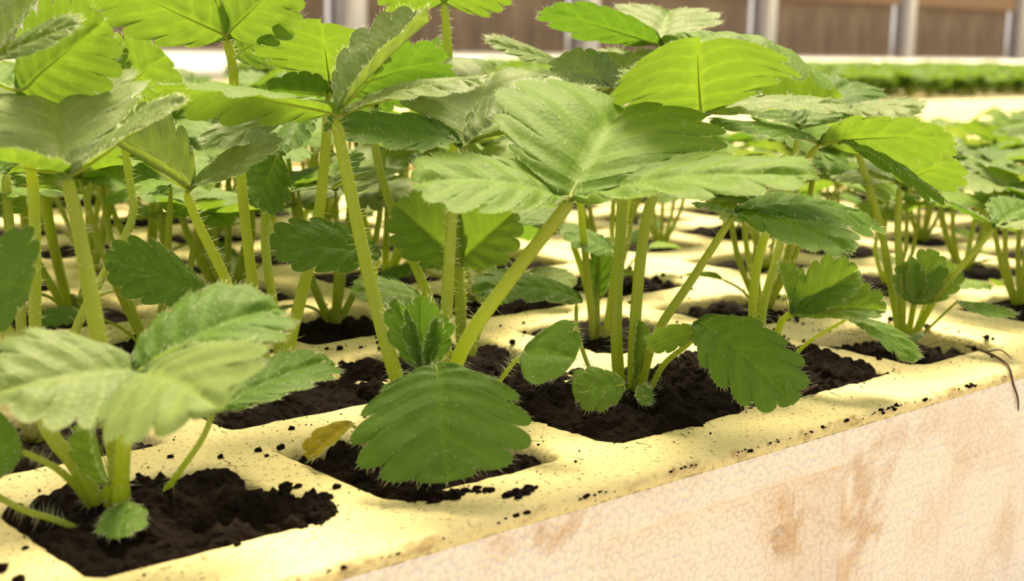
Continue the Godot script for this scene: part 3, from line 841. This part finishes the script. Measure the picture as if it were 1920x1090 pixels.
	st2.begin(Mesh.PRIMITIVE_TRIANGLES)
	st2.set_smooth_group(-1)
	for q in [[0, 1, 5, 4], [1, 2, 6, 5], [2, 3, 7, 6], [4, 5, 6, 7]]:
		for t in [0, 1, 2, 0, 2, 3]:
			st2.add_vertex(bodyv[q[t]])
	st2.generate_normals()
	st2.set_material(M.foam_side)
	st2.commit(front)
	put("side", front, o)


func build_trays() -> void:
	var names := ["nearest white foam cell tray, its beaded side and moulded recess facing the viewer", "white foam cell tray butted against the right end of the nearest tray", "third white foam tray along the front of the bench", "fourth white foam tray along the front of the bench", "last white foam tray along the front of the bench"]
	var back := ["white foam cell tray directly behind the nearest tray", "second foam tray along the back of the near bench, empty", "third foam tray along the back of the near bench, empty", "fourth foam tray along the back of the near bench, empty", "last foam tray along the back of the near bench, empty"]
	for i in 5:
		tray("seed_tray", names[i], FIRST_U[i], 0.0, 8, 7, i == 0)
	for i in 5:
		tray("seed_tray", back[i], FIRST_U[i], 7.37, 8, 7, false)
	for i in 4:
		tray("seed_tray", "narrow empty foam tray along the far edge of the near bench, %s from the left" % ORDINAL[i], FIRST_U[i + 1], 14.74, 8, 2, false)
	for k in 2:
		for i in 6:
			tray("seed_tray", "pale foam tray of the next bench under the crop, %s row, %s from the left" % [["front", "rear"][k], ORDINAL[i]], 10.0 + 8.37 * i, 18.2 + 7.37 * k, 8, 7, false)


# --- soil -----------------------------------------------------------------------------
func soil_patch(v: PackedVector3Array, idx: PackedInt32Array, c: Vector2, res: int, level: float, spill: float, seed_: float, half := Vector2(CELL_U, CELL_V)) -> void:
	# a heightfield; where it dips below the foam's upper face the foam shows
	var base := v.size()
	var ex := half.x + spill
	var ey := half.y + spill
	for i in res:
		for j in res:
			var p := Vector2(lerpf(-ex, ex, float(j) / (res - 1)), lerpf(-ey, ey, float(i) / (res - 1)))
			var w := c + p
			var inside := pow(pow(absf(p.x) / half.x, 5.0) + pow(absf(p.y) / half.y, 5.0), 0.2)
			var h := level + 0.0028 * noise.get_noise_3d(w.x * 90.0, w.y * 90.0, seed_) + 0.0016 * noise.get_noise_3d(w.x * 330.0, w.y * 330.0, seed_) + 0.0007 * noise.get_noise_3d(w.x * 900.0, w.y * 900.0, seed_)
			h += 0.002 * (1.0 - smoothstep(0.0, 0.9, inside))
			h -= 0.0065 * smoothstep(1.0, 1.0 + spill / half.x, inside)
			v.append(Vector3(w.x, h, -w.y))
	for t in grid_indices(res, res, true):
		idx.append(base + t)


func build_soil() -> void:
	var near := ["dark peat in the cells of the nearest foam tray, spilling over onto the foam in places", "dark peat in the cells of the foam tray at the right end of the nearest one"]
	for tv in 2:
		for tu in 5:
			if tv > 0 and tu > 0:
				continue                     # the trays behind on the right stand empty
			var v := PackedVector3Array()
			var idx := PackedInt32Array()
			for b in 7:
				for a in 8:
					var u: float = FIRST_U[tu] + a
					var w: float = FIRST_V[tv] + b
					var fine := tu == 0 and tv == 0 and b < 3
					var level := rng.randf_range(-0.004, -0.0012)
					var spill := 0.004
					if tu == 0 and b < 1:
						level = {0: -0.0006, 1: -0.0032, 2: 0.0012, 3: 0.0008, 4: -0.0050}.get(a - 3, level)
						spill = {0: 0.0055, 1: 0.003, 2: 0.0075, 3: 0.0075, 4: 0.003}.get(a - 3, spill)
					soil_patch(v, idx, Vector2(u, w) * PITCH, 64 if fine and b == 0 and a > 1 else (40 if fine else 14), level, spill, u * 3.1 + w * 7.7)
			if tu == 0 and tv == 0:          # peat lying over the walls between some cells
				soil_patch(v, idx, Vector2(2.5, -0.02) * PITCH, 50, 0.0004, 0.004, 3.3, Vector2(0.008, 0.0150))
				soil_patch(v, idx, Vector2(2.0, 0.5) * PITCH, 50, -0.0004, 0.004, 8.1, Vector2(0.014, 0.008))
				soil_patch(v, idx, Vector2(0.36, -0.28) * PITCH, 50, -0.0006, 0.003, 5.2, Vector2(0.006, 0.005))
				soil_patch(v, idx, Vector2(0.80, -0.39) * PITCH, 50, -0.0008, 0.003, 9.2, Vector2(0.007, 0.003))
				soil_patch(v, idx, Vector2(1.5, 1.0) * PITCH, 40, -0.0006, 0.003, 6.6, Vector2(0.009, 0.012))
			var label: String = near[tu] if tv == 0 and tu < 2 else "dark peat in the cells of the %s tray of the %s row of trays" % [ORDINAL[tu], ["front", "back"][tv]]
			var o := put("potting_soil", surface(ArrayMesh.new(), v, smooth_normals(v, idx), idx, M.soil))
			o.position.y = TOP
			tag(o, label, "soil", "", "stuff")
	# crumbs and fibres scattered on the foam beside the cells
	var st := SurfaceTool.new()
	st.begin(Mesh.PRIMITIVE_TRIANGLES)
	var lump := lump_mesh()
	for i in 900:
		var c := Vector2(rng.randi_range(-1, 4), rng.randi_range(0, 2))
		var along := rng.randf() < 0.5
		var p := Vector2(rng.randf_range(-1.15, 1.15) * CELL_U, signf(rng.randf() - 0.6) * CELL_V * rng.randf_range(1.0, 1.5)) if along else Vector2(signf(rng.randf() - 0.4) * CELL_U * rng.randf_range(1.0, 1.25), rng.randf_range(-1.1, 1.1) * CELL_V)
		var w := c * PITCH + p
		var s := 0.00012 + 0.0007 * pow(rng.randf(), 7.0)
		st.append_from(lump, 0, Transform3D(Basis.from_euler(Vector3(rng.randf() * 6, rng.randf() * 6, rng.randf() * 6)).scaled(Vector3(s * 1.4, s, s)), Vector3(w.x, TOP + s * 0.5, -w.y)))
	for p in [[0.99, -0.56, 1.2], [0.96, -0.565, 0.8], [0.94, -0.55, 0.9], [1.03, -0.54, 0.5], [0.91, -0.47, 0.8], [0.786, -0.445, 1.1], [0.75, -0.425, 1.1], [0.82, -0.435, 0.9], [0.87, -0.44, 0.8], [0.33, -0.36, 1.3], [0.40, -0.30, 1.3], [0.43, -0.22, 1.1], [0.37, -0.34, 1.0], [0.43, -0.05, 0.9]]:   # spilt clods
		for k in 7:
			var s: float = p[2] * rng.randf_range(0.0003, 0.0007)
			st.append_from(lump, 0, Transform3D(Basis.from_euler(Vector3(rng.randf() * 6, rng.randf() * 6, rng.randf() * 6)).scaled(Vector3(s * 1.6, s, s)), Vector3(p[0] * PITCH + rng.randfn(0, 0.0008), TOP + s * 0.4, -p[1] * PITCH + rng.randfn(0, 0.0006))))
	for i in 500:      # the dirty line along the rim
		var x := rng.randf_range(-0.03, 0.215)
		if noise.get_noise_1d(x * 60.0) < -0.1:
			continue
		var s := 0.00012 + 0.0004 * pow(rng.randf(), 4.0)
		st.append_from(lump, 0, Transform3D(Basis.from_euler(Vector3(rng.randf() * 6, rng.randf() * 6, rng.randf() * 6)).scaled(Vector3(s * 2.0, s, s)), Vector3(x, TOP - 0.0008, MARGIN - 0.0012 + rng.randfn(0, 0.0008))))
	st.set_material(M.soil)
	var crumbs := put("soil_crumbs", st.commit())
	tag(crumbs, "small dark crumbs of peat scattered on the foam between the cells and along its rim", "crumbs", "", "stuff")
	var hv := PackedVector3Array()
	var hn := PackedVector3Array()
	var hi := PackedInt32Array()
	for i in 420:
		var c := Vector2(rng.randi_range(-1, 4), 0 if rng.randf() < 0.75 else 1)
		var p := Vector2(rng.randf_range(-1.2, 1.2) * CELL_U, rng.randf_range(-1.35, 1.25) * CELL_V)
		var w := c * PITCH + p
		var on_foam := maxf(absf(p.x) / CELL_U, absf(p.y) / CELL_V) > 1.0
		var d := Vector3(rng.randfn(), rng.randfn(0, 0.06), rng.randfn()).normalized() * rng.randf_range(0.0008, 0.004)
		var b := hv.size()
		hair(hv, hn, hi, Vector3(w.x, TOP + (0.0003 if on_foam else 0.0012), -w.y), d)
		for k in 3:
			hv[b + k] += (hv[b + k] - Vector3(w.x, TOP + (0.0003 if on_foam else 0.0012), -w.y)) * 1.5
	var fibres := put("peat_fibres", surface(ArrayMesh.new(), hv, hn, hi, M.soil))
	tag(fibres, "thin dark plant fibres lying on the peat and across the foam lips", "fibres", "", "stuff")


func build_crack_and_twig() -> void:
	# an added dark strand standing in for a crack over the foam rim
	var way := [Vector3(4.14, 0.005, -0.29), Vector3(4.08, 0.01, -0.43), Vector3(3.95, 0.012, -0.59), Vector3(3.85, 0.01, -0.675), Vector3(3.864, -0.06, -0.692), Vector3(3.91, -0.13, -0.695), Vector3(3.93, -0.2, -0.695)]
	var o := thing("crack_strand", Vector3(way[0].x * PITCH, TOP, -way[0].z * PITCH))
	tag(o, "thin dark strand standing in for a crack across the foam rim and down its side", "root")
	var pts := way.map(func(p): return Vector3(p.x - way[0].x, p.y, way[0].z - p.z) * PITCH)
	var main := ArrayMesh.new()
	tube(main, pts, 0.00032, 0.00022, 6, 40, M.twig_and_crack)
	put("strand", main, o)
	var fork := ArrayMesh.new()
	tube(fork, [pts[1], pts[1] + Vector3(0.003, 0.0004, 0.002), pts[2] + Vector3(0.003, 0.0002, 0.0005)], 0.00025, 0.00015, 6, 14, M.twig_and_crack)
	put("side_strand", fork, o)
	var twig := ArrayMesh.new()
	tube(twig, [Vector3(0, 0, 0), Vector3(0.003, 0.0008, 0.0004), Vector3(0.0065, 0.0006, -0.0006)], 0.0004, 0.00025, 6, 12, M.twig_and_crack)
	var w := put("dry_twig", twig)
	w.position = Vector3(2.72 * PITCH, TOP + 0.0006, 0.36 * PITCH)
	tag(w, "short reddish twig at the near edge of the third front cell", "twig")


func lump_mesh() -> ArrayMesh:
	var s := SphereMesh.new()
	s.radius = 1.0
	s.height = 2.0
	s.radial_segments = 7
	s.rings = 3
	var a := s.get_mesh_arrays()
	var v: PackedVector3Array = a[Mesh.ARRAY_VERTEX]
	for i in v.size():
		v[i] *= 1.0 + 0.5 * noise.get_noise_3dv(v[i] * 1.7)
	var mesh := ArrayMesh.new()
	return surface(mesh, v, smooth_normals(v, a[Mesh.ARRAY_INDEX]), a[Mesh.ARRAY_INDEX], M.soil)


# --- greenhouse -----------------------------------------------------------------------
func part(o: Node3D, called: String, size: Vector3, at: Vector3, m: Material, r := 0.004) -> MeshInstance3D:
	var p := put(called, rounded_box(size, r), o, m)
	p.position = at
	return p


func bench(label: String, x0: float, x1: float, z_front: float, z_back: float) -> void:
	var o := thing("growing_bench", Vector3((x0 + x1) / 2, 0, (z_front + z_back) / 2))
	tag(o, label, "bench")
	var w := x1 - x0
	var d := z_front - z_back
	var y := TOP - TRAY_H
	part(o, "bench_top", Vector3(w, 0.012, d), Vector3(0, y - 0.006, 0), M.steel)
	for s in [-1, 1]:
		part(o, "rail", Vector3(w, 0.04, 0.03), Vector3(0, y - 0.032, s * (d / 2 - 0.05)), M.steel)
	var count := int(w / 1.2) + 2
	for i in count:
		for s in [-1, 1]:
			part(o, "leg", Vector3(0.03, y - 0.052, 0.03), Vector3(lerpf(-w / 2 + 0.1, w / 2 - 0.1, float(i) / (count - 1)), (y - 0.052) / 2, s * (d / 2 - 0.05)), M.steel)


func build_greenhouse() -> void:
	var fl := put("floor", rounded_box(Vector3(24, 0.1, 14), 0.002), null, M.ground)
	fl.position = Vector3(5, -0.05, -1.5)
	tag(fl, "pale greenhouse floor under the benches", "floor", "", "structure")
	bench("steel bench under the near foam trays", -0.3, 2.05, 0.05, -0.83)
	bench("steel bench under the trays of the next row", 0.4, 3.1, -0.86, -1.68)
	var cover := thing("covered_bench", Vector3(4.0, 0, -3.2))
	tag(cover, "long empty bench under a white sheet, in front of the far wall", "bench")
	part(cover, "white_sheet", Vector3(12.0, 0.02, 2.0), Vector3(0, TOP - 0.01, 0), M.white_paint)
	for i in 9:
		for s in [-1, 1]:
			part(cover, "leg", Vector3(0.04, TOP - 0.02, 0.04), Vector3(-5.8 + i * 1.45, (TOP - 0.02) / 2, s * 0.9), M.steel)
	# the long wall behind: white knee wall, brown shade cloth between paired uprights
	var zw := -4.56
	var knee := put("wall_back", rounded_box(Vector3(24, TOP - 0.003, 0.12), 0.006), null, M.white_paint)
	knee.position = Vector3(5, (TOP - 0.003) / 2, zw - 0.05)
	tag(knee, "white knee wall along the far side of the greenhouse", "wall", "", "structure")
	for i in 14:
		var xa := 3.18 + 1.37 * (i - 5)
		var cloth := put("panel", rounded_box(Vector3(1.37 - 0.16, 1.9, 0.02), 0.003), knee, M.shade_cloth)
		cloth.position = Vector3(xa + 0.685 - 5, TOP + 0.95 - (TOP - 0.003) / 2, 0.02)
	for i in range(3, 11):
		var xa := 3.18 + 1.37 * (i - 5)
		var post := thing("wall_post", Vector3(xa, TOP - 0.003, zw + 0.02))
		tag(post, "upright of paired metal and white bars on the far wall, %s from the left" % ORDINAL[i - 3], "post", "uprights of the far wall")
		part(post, "metal_bar", Vector3(0.06, 2.0, 0.05), Vector3(-0.045, 1.0, 0), M.steel)
		part(post, "white_bar", Vector3(0.07, 2.0, 0.05), Vector3(0.045, 1.0, 0), M.white_paint)
	var column := thing("wrapped_column", Vector3(8.9, 0, zw + 0.12))
	tag(column, "broad white wrapped column at the right end of the wall in view", "column")
	part(column, "wrapping", Vector3(0.36, 2.4, 0.2), Vector3(0, 1.22, 0), M.white_paint, 0.03)
	part(column, "foot", Vector3(0.42, 0.03, 0.26), Vector3(0, 0.015, 0), M.steel)
	var plate := put("trim_1", rounded_box(Vector3(24, 0.1, 0.06), 0.005), null, M.batten)
	plate.position = Vector3(5, TOP + 0.36, zw + 0.0)
	tag(plate, "brown timber rail across the far wall", "rail", "", "structure")
